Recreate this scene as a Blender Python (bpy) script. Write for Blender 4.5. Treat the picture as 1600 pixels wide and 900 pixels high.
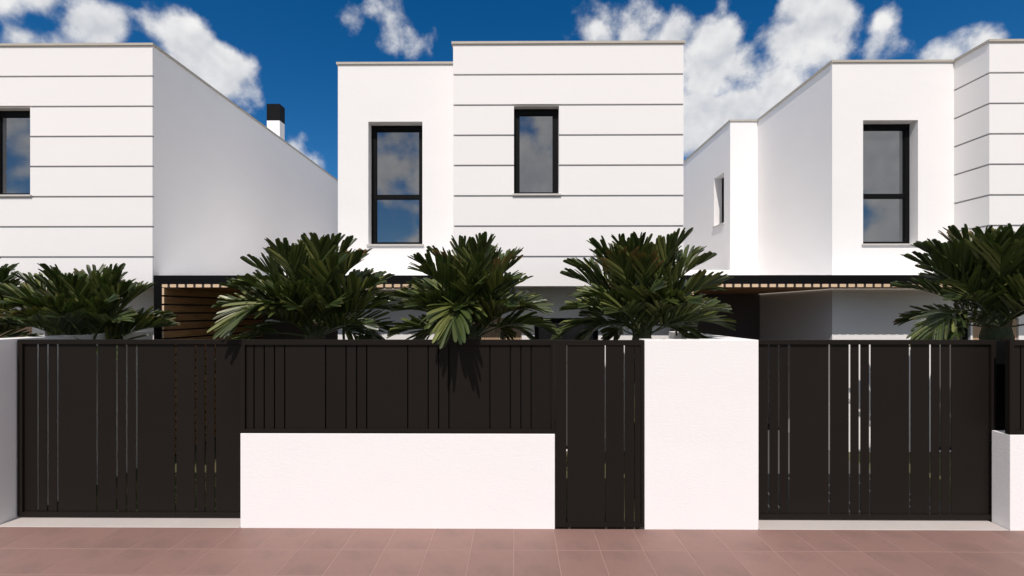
import bpy, math, random
from mathutils import Vector, Matrix

# ---------------------------------------------------------------- clear
for o in list(bpy.data.objects):
    bpy.data.objects.remove(o, do_unlink=True)
scene = bpy.context.scene
COL = scene.collection

# ---------------------------------------------------------------- camera
F, HOR, EYE = 760.0, 487.0, 2.28           # focal length in photo pixels, horizon row, eye height
YAW = math.atan(6.0 / F)
cam_d = bpy.data.cameras.new('camera')
cam = bpy.data.objects.new('camera', cam_d); COL.objects.link(cam)
cam_d.sensor_width = 36.0
cam_d.lens = 36.0 * F / 1600.0
cam_d.shift_y = (HOR - 450.0) / 1600.0
cam_d.clip_start = 0.05; cam_d.clip_end = 5000
cam.location = (0, 0, EYE)
cam.rotation_euler = (math.radians(90), 0, YAW)
scene.camera = cam

def at(px, py, Y):
    cx, cz = (px - 800.0) / F, (HOR - py) / F
    dx = cx * math.cos(YAW) - math.sin(YAW); dy = cx * math.sin(YAW) + math.cos(YAW)
    t = Y / dy
    return Vector((dx * t, Y, EYE + cz * t))
def ray(px, py):
    return (at(px, py, 1.0) - Vector((0, 0, EYE))).normalized()
def X(px, Y): return at(px, 400, Y).x
def Z(py, Y, px=806): return at(px, py, Y).z

# ---------------------------------------------------------------- light
SUN_EL, SUN_AZ = math.radians(52), math.radians(13)     # behind the camera, a little to its left
sun_d = bpy.data.lights.new('sun', 'SUN'); sun_d.energy = 3.7; sun_d.angle = math.radians(0.53)
sun_d.color = (1.0, 0.925, 0.868)
sun = bpy.data.objects.new('sun', sun_d); COL.objects.link(sun)
sd = Vector((math.sin(SUN_AZ) * math.cos(SUN_EL), math.cos(SUN_AZ) * math.cos(SUN_EL), -math.sin(SUN_EL)))
sun.rotation_euler = sd.to_track_quat('-Z', 'Y').to_euler()
sun.location = (-3, -20, 25)

scene.view_settings.view_transform = 'Standard'
scene.view_settings.look = 'None'
scene.view_settings.exposure = 0.0
scene.view_settings.gamma = 1.0
scene.view_settings.use_curve_mapping = False

# ---- small node maths helper
class S:
    """a socket with arithmetic"""
    def __init__(s, nt, sock): s.nt, s.k = nt, sock
    def _m(s, op, *a, clamp=False):
        n = s.nt.nodes.new('ShaderNodeMath'); n.operation = op; n.use_clamp = clamp
        for i, v in enumerate((s,) + a):
            if isinstance(v, S): s.nt.links.new(v.k, n.inputs[i])
            else: n.inputs[i].default_value = v
        return S(s.nt, n.outputs[0])
    def __add__(s, o): return s._m('ADD', o)
    def __sub__(s, o): return s._m('SUBTRACT', o)
    def __mul__(s, o): return s._m('MULTIPLY', o)
    def mad(s, a, b): return s._m('MULTIPLY_ADD', a, b)
    def smax(s, o, k): return s._m('SMOOTH_MAX', o, k)
    def max(s, o): return s._m('MAXIMUM', o)
    def step(s, a, b, lo=0.0, hi=1.0):
        n = s.nt.nodes.new('ShaderNodeMapRange'); n.interpolation_type = 'SMOOTHSTEP'
        s.nt.links.new(s.k, n.inputs[0])
        for i, v in enumerate((a, b, lo, hi)): n.inputs[i + 1].default_value = v
        return S(s.nt, n.outputs[0])
def noise(nt, vec, scale, detail=6.0, rough=0.55, lac=2.0):
    n = nt.nodes.new('ShaderNodeTexNoise'); n.inputs['Scale'].default_value = scale
    n.inputs['Detail'].default_value = detail; n.inputs['Roughness'].default_value = rough
    n.inputs['Lacunarity'].default_value = lac
    if vec is not None: nt.links.new(vec, n.inputs['Vector'])
    return n
def mixc(nt, fac, a, b, mode='MIX'):
    n = nt.nodes.new('ShaderNodeMix'); n.data_type = 'RGBA'; n.blend_type = mode
    for i, v in ((0, fac), (6, a), (7, b)):
        if isinstance(v, S): nt.links.new(v.k, n.inputs[i])
        elif hasattr(v, 'is_linked'): nt.links.new(v, n.inputs[i])
        elif i == 0: n.inputs[0].default_value = v
        else: n.inputs[i].default_value = (*v, 1)
    return n.outputs[2]

# ---------------------------------------------------------------- world: sky with cumulus
world = bpy.data.worlds.new('World'); scene.world = world; world.use_nodes = True
wt = world.node_tree; wt.nodes.clear()
SKY = 0.091
def build_world():
    out = wt.nodes.new('ShaderNodeOutputWorld'); bg = wt.nodes.new('ShaderNodeBackground')
    wt.links.new(bg.outputs[0], out.inputs[0])
    sky = wt.nodes.new('ShaderNodeTexSky'); sky.sky_type = 'NISHITA'; sky.sun_disc = False
    sky.sun_elevation = SUN_EL; sky.sun_rotation = math.pi + SUN_AZ
    sky.altitude = 1500; sky.air_density = 1.0; sky.dust_density = 0.15; sky.ozone_density = 4.0
    hs = wt.nodes.new('ShaderNodeHueSaturation'); hs.inputs['Saturation'].default_value = 1.35
    hs.inputs['Value'].default_value = 1.02
    wt.links.new(sky.outputs[0], hs.inputs['Color'])
    tc = wt.nodes.new('ShaderNodeTexCoord'); d = tc.outputs['Generated']
    def vm(op, a, b):
        n = wt.nodes.new('ShaderNodeVectorMath'); n.operation = op
        for i, v in enumerate((a, b)):
            if hasattr(v, 'is_linked'): wt.links.new(v, n.inputs[i])
            else: n.inputs[i].default_value = v
        return n
    wn = noise(wt, d, 6.0, 2, 0.6)
    w = vm('SUBTRACT', wn.outputs['Color'], (0.5, 0.5, 0.5))
    sc = wt.nodes.new('ShaderNodeVectorMath'); sc.operation = 'SCALE'; sc.inputs['Scale'].default_value = 0.07
    wt.links.new(w.outputs[0], sc.inputs[0])
    dw = vm('ADD', d, sc.outputs[0]).outputs[0]
    B = None
    for (px, py, r, h) in CLOUDS:
        c = ray(px, py)
        k = 1.0 / (r / F * (c.y ** 1.3))
        b = S(wt, vm('DISTANCE', dw, tuple(c)).outputs['Value']).mad(-k * h, h)
        B = b if B is None else B.smax(b, 0.25)
    # beyond the frame the same kind of cumulus goes on
    g = S(wt, noise(wt, d, 3.4, 2, 0.5).outputs['Fac']).mad(5.6, -2.25)
    gm = S(wt, vm('DISTANCE', d, (0, 0.95, 0.31)).outputs['Value']).step(0.80, 1.0)
    B = B.max(g - gm.mad(-3.0, 3.0))
    vo = wt.nodes.new('ShaderNodeTexVoronoi'); vo.feature = 'F1'; vo.normalize = True
    vo.inputs['Scale'].default_value = 13.0; vo.inputs['Detail'].default_value = 1.0; vo.inputs['Roughness'].default_value = 0.5
    wt.links.new(dw, vo.inputs['Vector'])
    vd = S(wt, vo.outputs['Distance'])
    n1 = S(wt, noise(wt, d, 11.0, 7, 0.60).outputs['Fac']) - 0.5
    n2 = S(wt, noise(wt, vm('ADD', d, (-0.005, -0.008, 0.016)).outputs[0], 11.0, 3, 0.60).outputs['Fac']) - 0.5
    de = B._m('MINIMUM', 0.75) + n1 * 1.6 + vd.mad(-1.6, 0.44)
    alpha = de.step(0.0, 0.52)
    # the side of a puff that faces the sun is the bright one, the thick middle is greyer
    lit = (n1 - n2).mad(1.3, 0.70) + vd.mad(-0.55, 0.18) + de.step(0.5, 1.4, 0.0, -0.12)
    lit = lit._m('ADD', 0.0, clamp=True)
    ramp = wt.nodes.new('ShaderNodeValToRGB'); wt.links.new(lit.k, ramp.inputs[0])
    e = ramp.color_ramp.elements
    e[0].position = 0.1; e[0].color = (0.44, 0.47, 0.53, 1)
    e[1].position = 0.95; e[1].color = (0.93, 0.92, 0.91, 1)
    m = e.new(0.5); m.color = (0.60, 0.62, 0.66, 1)
    skyc = wt.nodes.new('ShaderNodeVectorMath'); skyc.operation = 'SCALE'; skyc.inputs['Scale'].default_value = SKY
    wt.links.new(hs.outputs[0], skyc.inputs[0])
    # clouds only above the horizon
    sep = wt.nodes.new('ShaderNodeSeparateXYZ'); wt.links.new(d, sep.inputs[0])
    alpha = alpha * S(wt, sep.outputs['Z']).step(0.0, 0.08)
    col = mixc(wt, alpha * 0.96, skyc.outputs[0], ramp.outputs[0])
    wt.links.new(col, bg.inputs['Color']); bg.inputs['Strength'].default_value = 1.0
CLOUDS = [  # column, row, radius in the photograph and thickness, turned into directions of the sky
    (16, -4, 50, .6), (64, -6, 34, .5), (42, 58, 38, .45), (92, 72, 42, .5), (140, 40, 58, .9), (162, 58, 52, .9),
    (256, 68, 44, .8), (300, 98, 84, 1.1), (340, 124, 64, .9), (372, 116, 30, .5),
    (460, 226, 40, .5), (492, 246, 36, .5), (622, 22, 48, .42), (642, 56, 46, .40), (556, 40, 34, .36),
    (935, 44, 52, .8), (990, 50, 56, .8), (1054, 62, 48, .8), (1110, 92, 84, 1.1), (1155, 105, 56, .8),
    (1095, 195, 90, 1.0), (1150, 170, 76, .9), (1215, 140, 80, 1.0), (1238, 75, 76, 1.0), (1272, 28, 78, 1.1), (1296, 84, 40, .6),
    (1386, 30, 34, .55), (1388, 60, 34, .5), (1374, 86, 32, .5),
    (1478, 92, 36, .6), (1520, 82, 38, .7), (1142, 6, 30, .25), (1200, 235, 90, 1.0)]
build_world()
world.cycles.sampling_method = 'NONE'

# ---------------------------------------------------------------- materials
MAT = {}
def mat(name, base, rough=0.6, var=0.0, vscale=3.0, bump=0.0, bscale=60.0, stretch=(1, 1, 1), spec=0.5,
        metallic=0.0, col2=None, c2scale=2.0, c2range=(0.45, 0.7), rnd=0.0, coords='Object', ior=None):
    m = bpy.data.materials.new(name); m.use_nodes = True
    nt = m.node_tree; b = nt.nodes['Principled BSDF']
    b.inputs['Roughness'].default_value = rough; b.inputs['Metallic'].default_value = metallic
    b.inputs['Specular IOR Level'].default_value = spec
    if ior: b.inputs['IOR'].default_value = ior
    tc = nt.nodes.new('ShaderNodeTexCoord')
    mp = nt.nodes.new('ShaderNodeMapping'); mp.inputs['Scale'].default_value = stretch
    nt.links.new(tc.outputs[coords], mp.inputs['Vector']); v = mp.outputs[0]
    c = None
    if col2:
        f = S(nt, noise(nt, v, c2scale, 5).outputs['Fac']).step(*c2range)
        c = mixc(nt, f, base, col2)
    if var:
        f = S(nt, noise(nt, v, vscale, 6, 0.65).outputs['Fac']).mad(2 * var, 1 - var)
        if rnd:
            oi = nt.nodes.new('ShaderNodeObjectInfo')
            f = f * S(nt, oi.outputs['Random']).mad(2 * rnd, 1 - rnd)
        n = nt.nodes.new('ShaderNodeVectorMath'); n.operation = 'SCALE'
        if c is None: n.inputs[0].default_value = base
        else: nt.links.new(c, n.inputs[0])
        nt.links.new(f.k, n.inputs['Scale']); c = n.outputs[0]
    if c is None: b.inputs['Base Color'].default_value = (*base, 1)
    else: nt.links.new(c, b.inputs['Base Color'])
    if bump:
        bp = nt.nodes.new('ShaderNodeBump'); bp.inputs['Strength'].default_value = bump; bp.inputs['Distance'].default_value = 0.01
        nt.links.new(noise(nt, v, bscale, 6, 0.6).outputs['Fac'], bp.inputs['Height'])
        nt.links.new(bp.outputs[0], b.inputs['Normal'])
    MAT[name] = m
    return m
mat('stucco', (0.862, 0.842, 0.828), 0.85, var=0.03, vscale=1.1, bump=0.20, bscale=24, stretch=(1, 1, 2.2), spec=0.25)
mat('panel', (0.852, 0.832, 0.818), 0.8, var=0.02, vscale=0.7, bump=0.15, bscale=30, stretch=(1, 1, 2.2), spec=0.25, rnd=0.012)
mat('groove', (0.30, 0.31, 0.33), 0.8)
mat('stone', (0.46, 0.42, 0.36), 0.6, var=0.12, vscale=8, bump=0.1)
mat('sill', (0.55, 0.52, 0.49), 0.6, var=0.08, vscale=9)
mat('black_metal', (0.0045, 0.0045, 0.005), 0.5, spec=0.10)
mat('anthracite', (0.0140, 0.0112, 0.0094), 0.42, var=0.10, vscale=1.3, bump=0.05, bscale=120, spec=0.08, rnd=0.06)
mat('glass', (0.022, 0.025, 0.030), 0.012, ior=2.8)
mat('door_glass', (0.10, 0.09, 0.09), 0.12, ior=1.6)
mat('wood', (0.47, 0.26, 0.115), 0.55, var=0.32, vscale=5, bump=0.2, bscale=30, stretch=(9, 0.8, 9), col2=(0.34, 0.16, 0.06), c2scale=3, rnd=0.14)
mat('wood_end_sunlit', (0.72, 0.52, 0.34), 0.7, var=0.12, vscale=30)  # paler copy of the slat wood, sunlit tone put into its colour
mat('wood_pale', (0.56, 0.38, 0.24), 0.6, var=0.2, vscale=6, stretch=(9, 9, 0.8))
mat('tile', (0.254, 0.150, 0.127), 0.62, var=0.14, vscale=5, bump=0.12, bscale=70, col2=(0.212, 0.130, 0.112), c2scale=3.2, rnd=0.055, coords='Object')
mat('grout', (0.37, 0.245, 0.21), 0.9, var=0.1, vscale=9)
mat('concrete', (0.50, 0.45, 0.42), 0.85, var=0.10, vscale=3, bump=0.2, bscale=90)
mat('paving', (0.095, 0.093, 0.09), 0.85, var=0.12, vscale=3, bump=0.2, bscale=60)
mat('roof_gravel', (0.88, 0.88, 0.88), 0.9, var=0.1, vscale=20, bump=0.4, bscale=60)
mat('asphalt', (0.05, 0.05, 0.052), 0.9, var=0.2, vscale=30, bump=0.5, bscale=200)
mat('soil', (0.075, 0.085, 0.03), 0.95, var=0.4, vscale=12, bump=0.6, bscale=40, col2=(0.11, 0.085, 0.045), c2scale=4)
mat('earth', (0.16, 0.13, 0.09), 0.95, var=0.3, vscale=0.4)
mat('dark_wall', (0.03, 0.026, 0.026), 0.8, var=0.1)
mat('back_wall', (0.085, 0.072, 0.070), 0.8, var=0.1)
mat('trim', (0.72, 0.69, 0.64), 0.5)
mat('bark', (0.055, 0.07, 0.028), 0.9, var=0.45, vscale=14, bump=0.8, bscale=30, stretch=(1, 1, 3), col2=(0.10, 0.06, 0.035), c2scale=5)

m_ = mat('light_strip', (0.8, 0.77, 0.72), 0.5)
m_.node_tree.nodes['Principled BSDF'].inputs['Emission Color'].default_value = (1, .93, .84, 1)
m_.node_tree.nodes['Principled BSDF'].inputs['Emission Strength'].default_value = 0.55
def leaf_mat():
    m = bpy.data.materials.new('palm_leaf'); m.use_nodes = True; nt = m.node_tree; b = nt.nodes['Principled BSDF']
    g = nt.nodes.new('ShaderNodeNewGeometry'); oi = nt.nodes.new('ShaderNodeObjectInfo')
    rp = nt.nodes.new('ShaderNodeValToRGB'); nt.links.new(g.outputs['Random Per Island'], rp.inputs[0])
    e = rp.color_ramp.elements
    e[0].position = 0.0; e[0].color = (0.018, 0.030, 0.008, 1); e[1].position = 1.0; e[1].color = (0.210, 0.222, 0.062, 1)
    k = e.new(0.6); k.color = (0.062, 0.084, 0.021, 1)
    # a few fronds age to orange brown, towards the blade's end first
    uv = nt.nodes.new('ShaderNodeUVMap'); sp = nt.nodes.new('ShaderNodeSeparateXYZ'); nt.links.new(uv.outputs[0], sp.inputs[0])
    old = S(nt, oi.outputs['Random']).step(0.88, 1.0)
    tc = nt.nodes.new('ShaderNodeTexCoord')
    nn = S(nt, noise(nt, tc.outputs['Object'], 3.0, 4).outputs['Fac'])
    f = (S(nt, sp.outputs['X']) * 0.6 + nn * 0.9 + old * 0.45).step(1.04, 1.42, 0, 0.75)
    c = mixc(nt, f, rp.outputs[0], (0.17, 0.085, 0.030))
    # pale mid-rib
    rib = S(nt, sp.outputs['Y']).step(0.06, 0.0, 0, 0.35)
    c = mixc(nt, rib, c, (0.12, 0.14, 0.06))
    nt.links.new(c, b.inputs['Base Color'])
    b.inputs['Roughness'].default_value = 0.36; b.inputs['Specular IOR Level'].default_value = 0.5
    tr = nt.nodes.new('ShaderNodeBsdfTranslucent'); tr.inputs[0].default_value = (0.06, 0.10, 0.015, 1)
    mx = nt.nodes.new('ShaderNodeMixShader'); mx.inputs[0].default_value = 0.14
    nt.links.new(b.outputs[0], mx.inputs[1]); nt.links.new(tr.outputs[0], mx.inputs[2])
    nt.links.new(mx.outputs[0], nt.nodes['Material Output'].inputs[0])
    MAT['leaf'] = m
leaf_mat()

# ---------------------------------------------------------------- builders
class MB:
    def __init__(s): s.v, s.f = [], []
    def box(s, x0, x1, y0, y1, z0, z1):
        if x0 > x1: x0, x1 = x1, x0
        if y0 > y1: y0, y1 = y1, y0
        if z0 > z1: z0, z1 = z1, z0
        i = len(s.v)
        s.v += [(x0, y0, z0), (x1, y0, z0), (x1, y1, z0), (x0, y1, z0), (x0, y0, z1), (x1, y0, z1), (x1, y1, z1), (x0, y1, z1)]
        s.f += [(i, i+3, i+2, i+1), (i+4, i+5, i+6, i+7), (i, i+1, i+5, i+4), (i+1, i+2, i+6, i+5), (i+2, i+3, i+7, i+6), (i+3, i, i+4, i+7)]
        return s
    def wall_y(s, x0, x1, z0, z1, y0, y1, holes):
        """slab facing the street with rectangular holes (hx0,hx1,hz0,hz1), side by side in x"""
        holes = sorted(holes); cx = x0
        for (a, b, c, d) in holes:
            if a > cx: s.box(cx, a, y0, y1, z0, z1)
            if c > z0: s.box(a, b, y0, y1, z0, c)
            if d < z1: s.box(a, b, y0, y1, d, z1)
            cx = b
        if cx < x1: s.box(cx, x1, y0, y1, z0, z1)
        return s
    def build(s, name, m, parent=None, bevel=0.0):
        me = bpy.data.meshes.new(name)
        off = Vector(parent_world(parent)) if parent else Vector((0, 0, 0))
        if not parent and s.v:     # origin at the base centre
            xs, ys, zs = zip(*s.v); off = Vector(((min(xs)+max(xs))/2, (min(ys)+max(ys))/2, min(zs)))
        me.from_pydata([(x-off.x, y-off.y, z-off.z) for x, y, z in s.v], [], s.f); me.update()
        me.materials.append(MAT[m])
        o = bpy.data.objects.new(name, me); COL.objects.link(o)
        if parent: o.parent = parent
        else: o.location = off
        if bevel:
            bv = o.modifiers.new('bevel', 'BEVEL'); bv.width = bevel; bv.segments = 2; bv.limit_method = 'ANGLE'
        return o
def parent_world(p):
    v = Vector(p.location)
    while p.parent: p = p.parent; v = v + p.location
    return v
def empty(name, loc, label, cat, group=None):
    o = bpy.data.objects.new(name, None); COL.objects.link(o); o.location = loc; o.empty_display_size = 0.2
    return tag(o, label, cat, group)
def tag(o, label=None, cat=None, group=None, kind=None):
    for k, v in (('label', label), ('category', cat), ('group', group), ('kind', kind)):
        if v: o[k] = v
    return o
def copy_tree(o, parent=None):
    c = o.copy(); COL.objects.link(c)
    if parent: c.parent = parent
    for ch in list(o.children): copy_tree(ch, c)
    return c

# ---------------------------------------------------------------- key planes (metres from the camera)
YW = 5.11                  # street face of the walls
YG = 5.32                  # sliding gates
YS = 7.36                  # grooved block of the houses
YR = 7.95                  # set-back part
YB = 10.39                 # rear wing
YE = 16.0
PITCH = 8.06
xa, xb, xc = X(528, YR), X(708, YS), X(1068, YS)
ZB, ZT = Z(447, YS), Z(69, YS)

# ---------------------------------------------------------------- ground
MB().box(-300, 300, -300, 600, -0.30, -0.10).build('ground', 'earth')['kind'] = 'structure'
TW, TD = 0.4136, 0.462
tx0 = X(741.5, YW) - 24 * TW
pv = MB().box(tx0, tx0 + 47 * TW, YW - 6 * TD, YW, -0.0999, -0.0016).build('pavement', 'grout'); pv['kind'] = 'structure'
def tile_mesh():
    w, d, h, b = TW / 2 - 0.0027, TD / 2 - 0.0027, 0.012, 0.0010
    v = []
    for (hx, hy, z) in ((w, d, -h), (w, d, -b), (w - b, d - b, 0)):
        v += [(-hx, -hy, z), (hx, -hy, z), (hx, hy, z), (-hx, hy, z)]
    f = [(8, 9, 10, 11)]
    for r in (0, 4):
        for i in range(4): f.append((r + i, r + (i + 1) % 4, r + 4 + (i + 1) % 4, r + 4 + i))
    me = bpy.data.meshes.new('tile'); me.from_pydata(v, [], f); me.materials.append(MAT['tile']); return me
tm = tile_mesh(); rnd = random.Random(4); off = parent_world(pv)
for r in range(6):
    for c in range(47):
        o = bpy.data.objects.new('tile', tm); COL.objects.link(o); o.parent = pv
        o.location = Vector((tx0 + (c + .5) * TW, YW - (r + .5) * TD, rnd.uniform(-.0004, .0004))) - off
        o.rotation_euler = (rnd.uniform(-.0010, .0010), rnd.uniform(-.0010, .0010), rnd.choice((0, math.pi)))
MB().box(-40, 40, YW - 6 * TD - 0.15, YW - 6 * TD - 0.002, -0.16, 0.0).build('kerb', 'concrete', bevel=0.01)['kind'] = 'structure'
MB().box(-40, 40, -9, YW - 6 * TD - 0.152, -0.20, -0.13).build('road', 'asphalt')['kind'] = 'structure'
MB().box(xc - PITCH + .02, xa + .0, YW + .002, YG + .06, -0.09, 0.004).build('driveway_threshold', 'concrete', bevel=.004)['kind'] = 'structure'
MB().box(xc + .02, xa + PITCH, YW + .002, YG + .06, -0.09, 0.004).build('driveway_threshold', 'concrete', bevel=.004)['kind'] = 'structure'
MB().box(-12, 12, YG + .062, YB, -0.095, -0.004).build('front_yard_ground', 'soil')['kind'] = 'structure'
MB().box(xc + .02, xa + PITCH - .02, YG + .064, YB - .3, -0.09, 0.001).build('driveway', 'paving')['kind'] = 'structure'

# ---------------------------------------------------------------- houses
grooves = [Z(y, YS) for y in (116.5, 164, 211.2, 258.4, 306, 353.4, 401)]
bands = [ZT] + grooves + [ZB]
W1 = (X(803, YS), X(873.5, YS), Z(303, YS), Z(165, YS))             # window of the grooved block
W2 = (X(575.5, YR), X(660, YR), Z(381.5, YR), Z(189.5, YR))         # tall window of the set-back part
def window_y(p, rect, yf, recess, fw, mull=None, glass='glass', sill=True, name='window', inner=.03):
    x0, x1, z0, z1 = rect
    y0, y1 = yf + recess, yf + recess + .07
    m = MB().box(x0, x0 + fw, y0, y1, z0, z1).box(x1 - fw, x1, y0, y1, z0, z1)
    m.box(x0 + fw, x1 - fw, y0, y1, z1 - fw * 1.15, z1).box(x0 + fw, x1 - fw, y0, y1, z0, z0 + fw * .6)
    # casement step inside the fixed frame
    panes = []
    zs = [(z0 + fw * .6, z1 - fw * 1.15)]
    if mull:
        m.box(x0 + fw, x1 - fw, y0 + .004, y1, mull - .028, mull + .028)
        zs = [(z0 + fw * .6, mull - .028), (mull + .028, z1 - fw * 1.15)]
    w = m.build(name, 'black_metal', p)
    for (a, b) in zs:
        s = .012
        MB().box(x0 + fw, x1 - fw, y0 + .022, y0 + .032, a, b).build('pane', glass, w)
        MB().box(x0 + fw, x0 + fw + s, y0 + .006, y0 + .02, a, b).box(x1 - fw - s, x1 - fw, y0 + .006, y0 + .02, a, b) \
            .box(x0 + fw + s, x1 - fw - s, y0 + .006, y0 + .02, b - s, b).box(x0 + fw + s, x1 - fw - s, y0 + .006, y0 + .02, a, a + s).build('bead', 'black_metal', w)
    if sill:
        MB().box(x0 - .025, x1 + .025, yf - .03, yf + recess - .002, z0 - .028, z0 - .001).build('sill', 'sill', w)
    return w
def make_house():
    h = empty('house', ((xa + xc) / 2, YS, 0), '', 'house', 'white two-storey houses in a row')
    T = .03
    m = MB().wall_y(xb + T, xc, ZB, ZT, YS + T, YS + .3, [W1])
    m.box(xb + T, xc, YS + .3, YE, ZB, ZT)
    m.build('block_wall', 'stucco', h)
    # grooved cladding: one panel per band, split by the window
    g = .0135
    for i in range(8):
        z1, z0 = bands[i] - (g if i else 0), bands[i + 1] + (g if i < 7 else 0)
        if i in (2, 3, 4):
            MB().box(xb, W1[0], YS, YS + T, z0, z1).build('panel', 'panel', h)
            MB().box(W1[1], xc, YS, YS + T, z0, z1).build('panel', 'panel', h)
        else:
            MB().box(xb, xc, YS, YS + T, z0, z1).build('panel', 'panel', h)
        MB().box(xb, xb + T, YS + T, YR, z0, z1).build('panel', 'panel', h)
    # grey bed of the grooves
    m = MB()
    for z in grooves:
        for a, b in (((xb + .022, W1[0]), (W1[1], xc - .001)) if W1[2] - .05 < z < W1[3] + .05 else ((xb + .022, xc - .001),)):
            m.box(a, b, YS + .022, YS + T, z - g, z + g)
        m.box(xb + .022, xb + T, YS + T, YR, z - g, z + g)
    m.build('groove_joints', 'groove', h)
    # set-back part over both storeys, ground floor under the block
    D1 = (X(691, YR), X(741, YR), 0.02, Z(497, YR))
    SL = (X(744, YR), X(815, YR), 0.02, Z(497, YR))
    D2 = (X(835, YR), X(935, YR), 0.02, Z(497, YR))
    m = MB().wall_y(xa, xb + T, ZB, ZT, YR, YR + .3, [W2]).box(xa, xb + T, YR + .3, YB, ZB, ZT)
    m.build('setback_wall', 'stucco', h)
    m = MB().wall_y(xa, xc, 0, ZB, YR, YR + .25, [D1, SL, D2]).box(xa, xc, YR + .25, YE, 0, ZB)
    m.build('ground_floor_wall', 'stucco', h)
    # rear wing with its side window
    xw = X(1141, YB) - PITCH
    wy0, wy1, wz0, wz1 = 10.70, 11.24, Z(352, 11.0), Z(275.5, 11.0)
    m = MB().box(xw, xa, YB, wy0, 0, ZT).box(xw, xa, wy1, YE, 0, ZT).box(xw, xa, wy0, wy1, 0, wz0).box(xw, xa, wy0, wy1, wz1, ZT)
    m.build('rear_wing_wall', 'stucco', h)
    w = MB().box(xw + .18, xw + .24, wy0, wy0 + .06, wz0, wz1).box(xw + .18, xw + .24, wy1 - .06, wy1, wz0, wz1) \
        .box(xw + .18, xw + .24, wy0 + .06, wy1 - .06, wz0, wz0 + .06).box(xw + .18, xw + .24, wy0 + .06, wy1 - .06, wz1 - .06, wz1).build('side_window', 'black_metal', h)
    MB().box(xw + .2, xw + .21, wy0 + .06, wy1 - .06, wz0 + .06, wz1 - .06).build('pane', 'glass', w)
    MB().box(xw - .03, xw + .178, wy0 - .02, wy1 + .02, wz0 - .028, wz0 - .001).build('sill', 'sill', w)
    # roof edge
    c, e, t = .035, .022, .22
    for (x0, x1, y0, y1) in ((xb - e, xc + e, YS - e, YS + t), (xb - e, xb + t, YS + t, YR - e), (xa - e, xb + t, YR - e, YR + t),
                             (xa - e, xa + t, YR + t, YB - e), (xw - e, xa + t, YB - e, YB + t), (xw - e, xw + t, YB + t, YE), (xc - t, xc + e, YS + t, YE)):
        MB().box(x0, x1, y0, y1, ZT, ZT + c).build('coping', 'stone', h)
    window_y(h, W1, YS, .13, .075)
    window_y(h, W2, YR, .17, .078, mull=Z(307.5, YR + .17))
    d = window_y(h, D1, YR, .05, .05, glass='door_glass', sill=False, name='entrance_window')
    d = window_y(h, D2, YR, .05, .06, glass='door_glass', sill=False, name='entrance_door')
    MB().box(D2[0] + .09, D2[0] + .12, YR + .0, YR + .045, .95, 1.35).build('handle', 'black_metal', d)
    m = MB().box(SL[0], SL[1], YR + .06, YR + .08, SL[2], SL[3]); n = 26
    for i in range(n):
        a = SL[0] + (SL[1] - SL[0]) * i / n
        m.box(a, a + (SL[1] - SL[0]) / n * .7, YR + .03, YR + .06, SL[2], SL[3])
    m.build('wood_cladding', 'wood_pale', h)
    # thin pale trim where the wall meets the slatted ceiling
    zt = Z(450.2, YR)
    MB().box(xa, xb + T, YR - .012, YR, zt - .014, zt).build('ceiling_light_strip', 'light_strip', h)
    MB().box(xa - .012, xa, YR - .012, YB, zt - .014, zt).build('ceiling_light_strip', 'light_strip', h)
    return h
house = make_house()
hl = copy_tree(house); hl.location.x -= PITCH
hr = copy_tree(house); hr.location.x += PITCH
house['label'] = 'white two-storey house in the middle, both its upper windows in full view'
hl['label'] = 'white house cut by the left edge, long bare side wall and chimney'
hr['label'] = 'white house cut by the right edge, its stepped left side in view'
# chimney of the left house
cy0, cy1 = 12.1, 12.36; cx1 = X(437, cy0); cx0 = X(417, cy0)
ch = MB().box(cx0, cx1, cy0, cy1, ZT + .002, Z(187, cy0)).build('chimney', 'stucco', hl)
MB().box(cx0 - .004, cx1 + .004, cy0 - .004, cy1 + .004, Z(187, cy0), Z(161, cy0)).build('chimney_cap', 'black_metal', ch)

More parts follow.
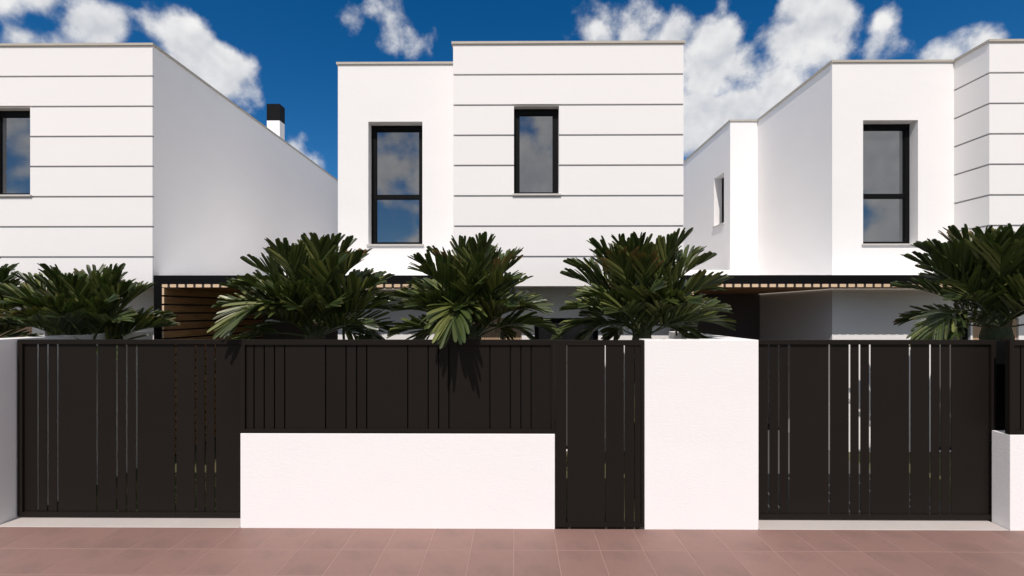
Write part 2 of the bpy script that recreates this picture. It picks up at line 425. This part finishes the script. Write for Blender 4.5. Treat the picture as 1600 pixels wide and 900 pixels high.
# ---------------------------------------------------------------- slatted carports between the houses
YP = YS + .02
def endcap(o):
    o.data.materials.append(MAT['wood_end_sunlit'])
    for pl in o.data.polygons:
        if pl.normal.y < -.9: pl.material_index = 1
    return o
def make_carport(k, label):
    dx = PITCH * k
    x0 = xc - PITCH + dx + .004; xe = xa + dx; xend = xb + dx - .003
    p = empty('carport', ((x0 + xe) / 2, YP, 0), label, 'carport', 'carports between the houses')
    zb0, zb1 = Z(443.8, YP), Z(430, YP); zs0 = Z(448.7, YP)
    px1 = x0 + .125
    MB().box(x0, px1, YP, YP + .12, -.003, zb0).build('post', 'black_metal', p)
    MB().box(x0, xend, YP, YP + .12, zb0, zb1).build('beam', 'black_metal', p)
    MB().box(px1 + .034, xend, YP + .006, YP + .02, zs0 + .0015, zb0 - .0005).build('slat_light_blocker', 'dark_wall', p)  # added light blocker between slat ends, keeps their shadow edge straight
    YQ = YB - .05; xw_ = X(1141, YB) - PITCH + dx
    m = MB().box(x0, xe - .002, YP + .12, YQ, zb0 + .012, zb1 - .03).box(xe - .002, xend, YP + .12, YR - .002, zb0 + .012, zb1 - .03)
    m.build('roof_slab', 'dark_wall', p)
    MB().box(x0, xw_ - .002, YQ + .121, YE - .5, zb0 + .012, zb1 - .03).build('rear_bounce_roof', 'roof_gravel', p)  # unseen pale slab, added to bounce sunlight up the side wall
    m = MB().box(x0, xe - .002, YP + .122, YQ, zb1 - .0298, zb1 - .010).box(xe - .002, xend, YP + .122, YR - .002, zb1 - .0298, zb1 - .010)
    m.build('roof_covering', 'roof_gravel', p)
    pitch = .1318; w = .094; n = int((xend - px1) / pitch); sh = {}
    for i in range(n + 1):
        a = px1 - .01 + i * pitch; b = a + w
        if b > xend: break
        inner = b < xe - .014
        y1 = YQ if inner else YR - .016
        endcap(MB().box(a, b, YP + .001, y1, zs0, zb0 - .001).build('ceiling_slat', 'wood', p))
    # slatted side wall behind the post
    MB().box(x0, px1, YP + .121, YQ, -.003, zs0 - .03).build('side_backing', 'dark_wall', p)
    z = zs0 - .012; j = 0
    while z - .104 > 0:
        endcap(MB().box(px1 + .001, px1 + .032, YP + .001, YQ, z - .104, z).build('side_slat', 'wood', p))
        z -= .1318
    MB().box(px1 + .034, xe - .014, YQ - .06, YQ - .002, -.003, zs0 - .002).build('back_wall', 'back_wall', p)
    # white upstand at the back of its roof
    MB().box(x0, xe - .002, YQ, YQ + .12, zb1 - .029, Z(422, YQ)).build('roof_upstand', 'stucco', p)
    return p
make_carport(0, 'black framed carport lined with brown wood slats, left of the middle house')
make_carport(1, 'black framed carport with slatted ceiling, right of the middle house')

# ---------------------------------------------------------------- street walls, fences, gates
ZF = Z(531, YW)
ZL = Z(678, YW)
wx0, wx1 = X(1007.5, YW), X(1185.5, YW)
def boundary_wall(k, label):
    dx = PITCH * k; r = .24
    m = MB()
    # an L in plan as one prism
    a, b, c, d = wx0 + dx, wx1 + dx, wx1 + dx - r, YW + r
    pl = [(a, YW), (b, YW), (b, YS - .004), (c, YS - .004), (c, d), (a, d)]
    n = len(pl)
    m.v = [(x, y, -.09) for x, y in pl] + [(x, y, ZF) for x, y in pl]
    m.f = [tuple(range(n))[::-1], tuple(range(n, 2 * n))] + [(i, (i + 1) % n, n + (i + 1) % n, n + i) for i in range(n)]
    o = m.build('boundary_wall', 'stucco', bevel=.006)
    return tag(o, label, 'wall', 'full-height white boundary walls', 'thing')
boundary_wall(0, 'tall white rendered wall between the walk-in gate and right sliding gate')
boundary_wall(-1, 'white boundary wall running back at the left edge, beside the left sliding gate')
lx0, lx1 = X(375.5, YW), X(867, YW)
def low_wall(k, label):
    dx = PITCH * k
    o = MB().box(lx0 + dx, lx1 + dx, YW, YW + .2, -.09, ZL).build('low_wall', 'stucco', bevel=.005)
    return tag(o, label, 'wall', 'low white walls under dark fences', 'thing')
low_wall(0, 'long low white wall on the pavement, below the dark fence in the middle')
low_wall(1, 'low white wall cut by the right edge, rough grey end face')
def pattern(xs, gap):
    """board intervals between given joint centres"""
    return [(a + gap / 2, b - gap / 2) for a, b in zip(xs[:-1], xs[1:])]
def boards(p, xs, y0, y1, z0, z1, gap):
    for a, b in pattern(xs, gap):
        MB().box(a, b, y0, y1, z0, z1).build('board', 'anthracite', p)
FENCE_J = [396.5, 412.5, 428.5, 444.5, 508.5, 540.5, 557, 572.8, 637, 669, 685.3, 701.5, 765.5, 797.5, 814, 830]
def make_fence(k, label):
    dx = PITCH * k
    p = empty('fence', ((lx0 + lx1) / 2 + dx, YW, ZL), label, 'fence', 'dark board fences on low walls')
    y0, y1 = YW + .003, YW + .055
    a, b = lx0 + dx, lx1 + dx - .002
    z0, z1 = ZL + .001, ZF
    MB().box(a, a + .045, y0, y1, z0, z1).build('post', 'anthracite', p, bevel=.002)
    MB().box(b - .035, b, y0, y1, z0, z1).build('post', 'anthracite', p, bevel=.002)
    MB().box(a + .0455, b - .0355, y0, y1, z1 - .055, z1).build('top_rail', 'anthracite', p, bevel=.002)
    MB().box(a + .0455, b - .0355, y0, y1, z0, z0 + .042).build('bottom_rail', 'anthracite', p, bevel=.002)
    xs = [a + .045] + [X(j, YW + .02) + dx for j in FENCE_J] + [b - .034]
    boards(p, xs, y0 + .022, y1 - .006, z0 + .043, z1 - .056, .014)
    MB().box(a + .046, b - .036, y1 - .005, y1, z0 + .043, z1 - .056).build('backing_sheet', 'black_metal', p)
    return p
make_fence(0, 'dark fence of vertical boards standing on the long low white wall')
make_fence(1, 'dark fence panel on the low wall at the right edge')
def make_gate(k, label):
    dx = PITCH * k
    a, b = wx1 - PITCH + dx + .02, lx0 + dx + .06
    p = empty('sliding_gate', ((a + b) / 2, YG, 0), label, 'gate', 'wide dark sliding gates')
    y0, y1 = YG, YG + .05; z0, z1 = .02, ZF - .012; fw = .055
    MB().box(a, a + fw, y0, y1, z0, z1).build('stile', 'anthracite', p, bevel=.002)
    MB().box(b - .05, b, y0, y1, z0, z1).build('stile', 'anthracite', p, bevel=.002)
    MB().box(a + fw + .0005, b - .0505, y0, y1, z1 - .05, z1).build('top_rail', 'anthracite', p, bevel=.002)
    MB().box(a + fw + .0005, b - .0505, y0, y1, z0, z0 + .05).build('bottom_rail', 'anthracite', p, bevel=.002)
    J = [58.5, 74, 89.5, 151, 182, 197.3, 213, 274, 305, 320.5, 336]
    xs = [a + fw - .008] + [X(j, YG + .02) + dx for j in J] + [b - .05]
    MB().box(b - .03, b + .17, YG + .056, YG + .12, .0, z1 - .02).build('dark_slot_fill', 'black_metal', p)  # dark box added to keep the slot beside the gate end black
    boards(p, xs, y0 + .024, y0 + .029, z0 + .051, z1 - .051, .0185)
    return p
make_gate(0, 'wide dark sliding gate at the left, under the wood slatted carport')
make_gate(1, 'wide dark sliding gate at the right, house wall shining through its slits')
def make_ped(k, label):
    dx = PITCH * k
    a, b = lx1 + dx + .003, wx0 + dx - .003
    p = empty('walk_in_gate', ((a + b) / 2, YW, 0), label, 'gate', 'narrow dark walk-in gates')
    y0, y1 = YW + .01, YW + .06; z0, z1 = .012, ZF - .004
    MB().box(a, a + .118, y0, y1, z0, z1).build('stile', 'anthracite', p, bevel=.002)
    MB().box(b - .03, b, y0, y1, z0, z1).build('stile', 'anthracite', p, bevel=.002)
    MB().box(a + .1185, b - .0305, y0, y1, z1 - .055, z1).build('top_rail', 'anthracite', p, bevel=.002)
    MB().box(a + .1185, b - .0305, y0, y1, z0, z0 + .04).build('bottom_rail', 'anthracite', p, bevel=.002)
    xs = [a + .126] + [X(j, YW + .02) + dx for j in (945.8, 975.6, 991.6)] + [b - .03]
    boards(p, xs, y0 + .012, y0 + .017, z0 + .041, z1 - .056, .010)
    return p
make_ped(0, 'narrow dark walk-in gate between the low white wall and tall white wall')

# ---------------------------------------------------------------- palms
def frond_axis(L, bend, N=14):
    pts, tan = [], []; p = Vector((0, 0, 0))
    for i in range(N + 1):
        a = -math.radians(bend) * (i / N) ** 1.6
        t = Vector((math.cos(a), 0, math.sin(a))); pts.append(p.copy()); tan.append(t); p = p + t * (L / N)
    return pts, tan
def frond_mesh(seed, L, bend, nl=23, lmax=.40, vee=28, hang=.15, s0=.2):
    r = random.Random(seed); v, f, uv = [], [], []
    N = 14; pts, tan = frond_axis(L, bend)
    def samp(s):
        q = s * N; i = min(int(q), N - 1); w = q - i
        return pts[i].lerp(pts[i + 1], w), tan[i].lerp(tan[i + 1], w).normalized()
    for i in range(N + 1):          # stalk
        s = i / N; rad = .019 * (1 - .8 * s) + .002; n = Vector((-tan[i].z, 0, tan[i].x))
        for k in range(4):
            an = k * math.pi / 2 + .78
            v.append(pts[i] + Vector((0, 1, 0)) * math.cos(an) * rad + n * math.sin(an) * rad * .7); uv.append((.15, .3))
        if i:
            for k in range(4):
                a, b = 4 * (i - 1) + k, 4 * (i - 1) + (k + 1) % 4
                f.append((a, b, b + 4, a + 4))
    prof = [(0, .30), (.2, .80), (.5, 1.0), (.82, .98), (.96, .75), (1.0, .35)]
    for side in (-1, 1):
        for i in range(nl):
            s = s0 + (1 - s0) * (i + .6 * r.random()) / nl; s = min(s, .995)
            o, t = samp(s); n = Vector((-t.z, 0, t.x))
            spread = math.radians(62 - 40 * s ** 1.5 + r.uniform(-7, 7))
            lift = math.radians(vee * (1 - .35 * s) + r.uniform(-10, 10))
            sd_ = Vector((0, side, 0)) * math.cos(lift) + n * math.sin(lift)
            d = (t * math.cos(spread) + sd_ * math.sin(spread)).normalized()
            ln = lmax * (.60 + .40 * math.sin(math.pi * min(1, s * 1.0) ** .8)) * r.uniform(.85, 1.1)
            if s > .8: ln *= 1 - .22 * (s - .8) / .2
            wd = r.uniform(.0175, .0240)
            wdir = (t - d * t.dot(d))
            wdir = wdir.normalized() if wdir.length > .05 else Vector((0, 1, 0))
            # blades turn a little on their own axis
            q0 = Matrix.Rotation(r.uniform(-.5, .5), 3, d); wdir = q0 @ wdir
            up = d.cross(wdir).normalized()
            if up.dot(n) < 0: up = -up
            droop = hang * r.uniform(.4, 1.6); curl = r.uniform(-.05, .05)
            b0 = len(v)
            for (q, wq) in prof:
                c = o + d * (ln * q) + Vector((0, 0, -1)) * (droop * ln * q * q) + wdir * (curl * ln * q * q)
                ww = wd * wq
                v += [c - wdir * ww + up * ww * .45, c, c + wdir * ww + up * ww * .45]
                uv += [(q, 1), (q, 0), (q, 1)]
            for k in range(len(prof) - 1):
                a = b0 + 3 * k
                f += [(a, a + 1, a + 4, a + 3), (a + 1, a + 2, a + 5, a + 4)]
    me = bpy.data.meshes.new('frond'); me.from_pydata([tuple(x) for x in v], [], f); me.update()
    ul = me.uv_layers.new(name='UVMap')
    for l in me.loops: ul.data[l.index].uv = uv[l.vertex_index]
    me.materials.append(MAT['leaf']); return me
FB = (28, 38, 50, 62, 74, 88, 42, 102)
FR = [frond_mesh(10 + i, 1.0, b, vee=ve, hang=ha, s0=s0) for i, (b, ve, ha, s0) in enumerate(zip(FB, (46, 46, 44, 42, 34, 24, 52, 18), (.06, .08, .12, .18, .26, .40, .08, .45), (.2, .2, .25, .3, .38, .42, .22, .40)))]
def trunk(p, h, r0):
    r = random.Random(int(h * 1000)); m = MB(); n = 12; rows = 18
    for i in range(rows + 1):
        s = i / rows; rad = r0 * (1.15 - .25 * s) * (1 + (.10 if i % 2 else -.03)) if i < rows else r0 * .35
        for k in range(n):
            a = 2 * math.pi * k / n + (i % 2) * math.pi / n; q = rad * r.uniform(.93, 1.07)
            m.v.append((p.location.x + q * math.cos(a), p.location.y + q * math.sin(a), p.location.z - .05 + (h + .05) * s))
    for i in range(rows):
        for k in range(n):
            a, b = i * n + k, i * n + (k + 1) % n
            m.f.append((a, b, b + n, a + n))
    m.f.append(tuple(range(rows * n, rows * n + n)))
    return m.build('trunk', 'bark', p)
def add_frond(p, k, sc, az, el, roll, h):
    o = bpy.data.objects.new('frond', FR[k]); COL.objects.link(o); o.parent = p
    o.scale = (sc, sc, sc); o.location = (.05 * math.cos(az), .05 * math.sin(az), h)
    R = Matrix.Rotation(az, 3, 'Z') @ Matrix.Rotation(-math.radians(el), 3, 'Y') @ Matrix.Rotation(roll, 3, 'X')
    o.rotation_euler = R.to_euler()
    return R
def clear_of_fence(p, k, sc, az, el, h):
    """a frond may hang over the street fence but never pass through it"""
    R = Matrix.Rotation(az, 3, 'Z') @ Matrix.Rotation(-math.radians(el), 3, 'Y')
    for q in frond_axis(1.0, FB[k])[0] + [frond_axis(1.0, FB[k])[0][-1] + frond_axis(1.0, FB[k])[1][-1] * .3]:
        w = p.location + Vector((0, 0, h)) + R @ (q * sc)
        if w.y < YG + .25 and w.z < ZF + .16: return False
        if w.y > YS - .22: return False
    return True
def palm(px, Y, zt, scale, seed, label, nf=42, r0=.13, rot=0.0, extra=()):
    x = X(px, Y); r = random.Random(seed)
    p = empty('palm', (x, Y, -.004), label, 'palm', 'palms in the front gardens')
    trunk(p, zt, r0)
    for i in range(nf):
        q = (i + .5) / nf
        el = 85 - 70 * q ** 1.2 + r.uniform(-8, 8)
        az = i * 2.39996 + rot + r.uniform(-.25, .25)
        k = r.choice((0, 1, 6) if el > 60 else (1, 2, 6, 3) if el > 34 else (2, 3, 4) if el > 12 else (3, 4, 5))
        sc = scale * (1.03 + .13 * math.sin(math.pi * q ** .8)) * r.uniform(.90, 1.08)
        h = zt - .02 - .28 * q
        for t in range(9):
            if clear_of_fence(p, k, sc, az, el, h): break
            el += 9; k = min(k, 2)
        add_frond(p, k, sc, az, el, r.uniform(-.4, .4), h)
    for (k, sc, az, el, roll) in extra:
        add_frond(p, k, sc, math.radians(az), el, roll, zt - .12)
    return p
palm(492, 6.05, 2.24, 0.86, 3, 'bushy palm left of the tall window, fronds hanging over the left sliding gate',
     extra=((7, 1.02, -118, 40, -.1), (5, .78, 196, 12, -.2), (5, .9, 0, 6, .2), (5, .82, -20, 2, .3)))
palm(738, 5.92, 2.22, 0.82, 8, 'bushy palm in front of the middle house, frond drooping over the dark fence',
     extra=((7, 1.04, -100, 38, .1), (5, .9, 5, 8, .2), (5, .85, 175, 2, .2), (4, .85, 200, 0, .2)))
palm(1003, 6.05, 2.24, 0.89, 21, 'bushy palm above the walk-in gate and tall white wall', extra=((5, .92, 184, 6, .1), (5, .9, -4, 4, .1), (4, .9, 20, 0, .1)))
palm(138, 6.45, 1.95, 0.84, 5, 'low palm behind the left sliding gate, beside the left carport post')
palm(-62, 6.3, 2.0, 0.86, 14, 'palm mostly cut off by the left edge, only fronds in view')
palm(1556, 6.1, 2.36, 0.88, 33, 'taller palm at the right edge with its green trunk showing', r0=.15, extra=((5, 1.02, 190, 14, 0),))

# ---------------------------------------------------------------- render settings
scene.render.engine = 'CYCLES'
scene.cycles.max_bounces = 6; scene.cycles.diffuse_bounces = 4; scene.cycles.glossy_bounces = 3; scene.cycles.transmission_bounces = 2
scene.cycles.use_denoising = True
scene.render.resolution_x, scene.render.resolution_y = 1024, 576
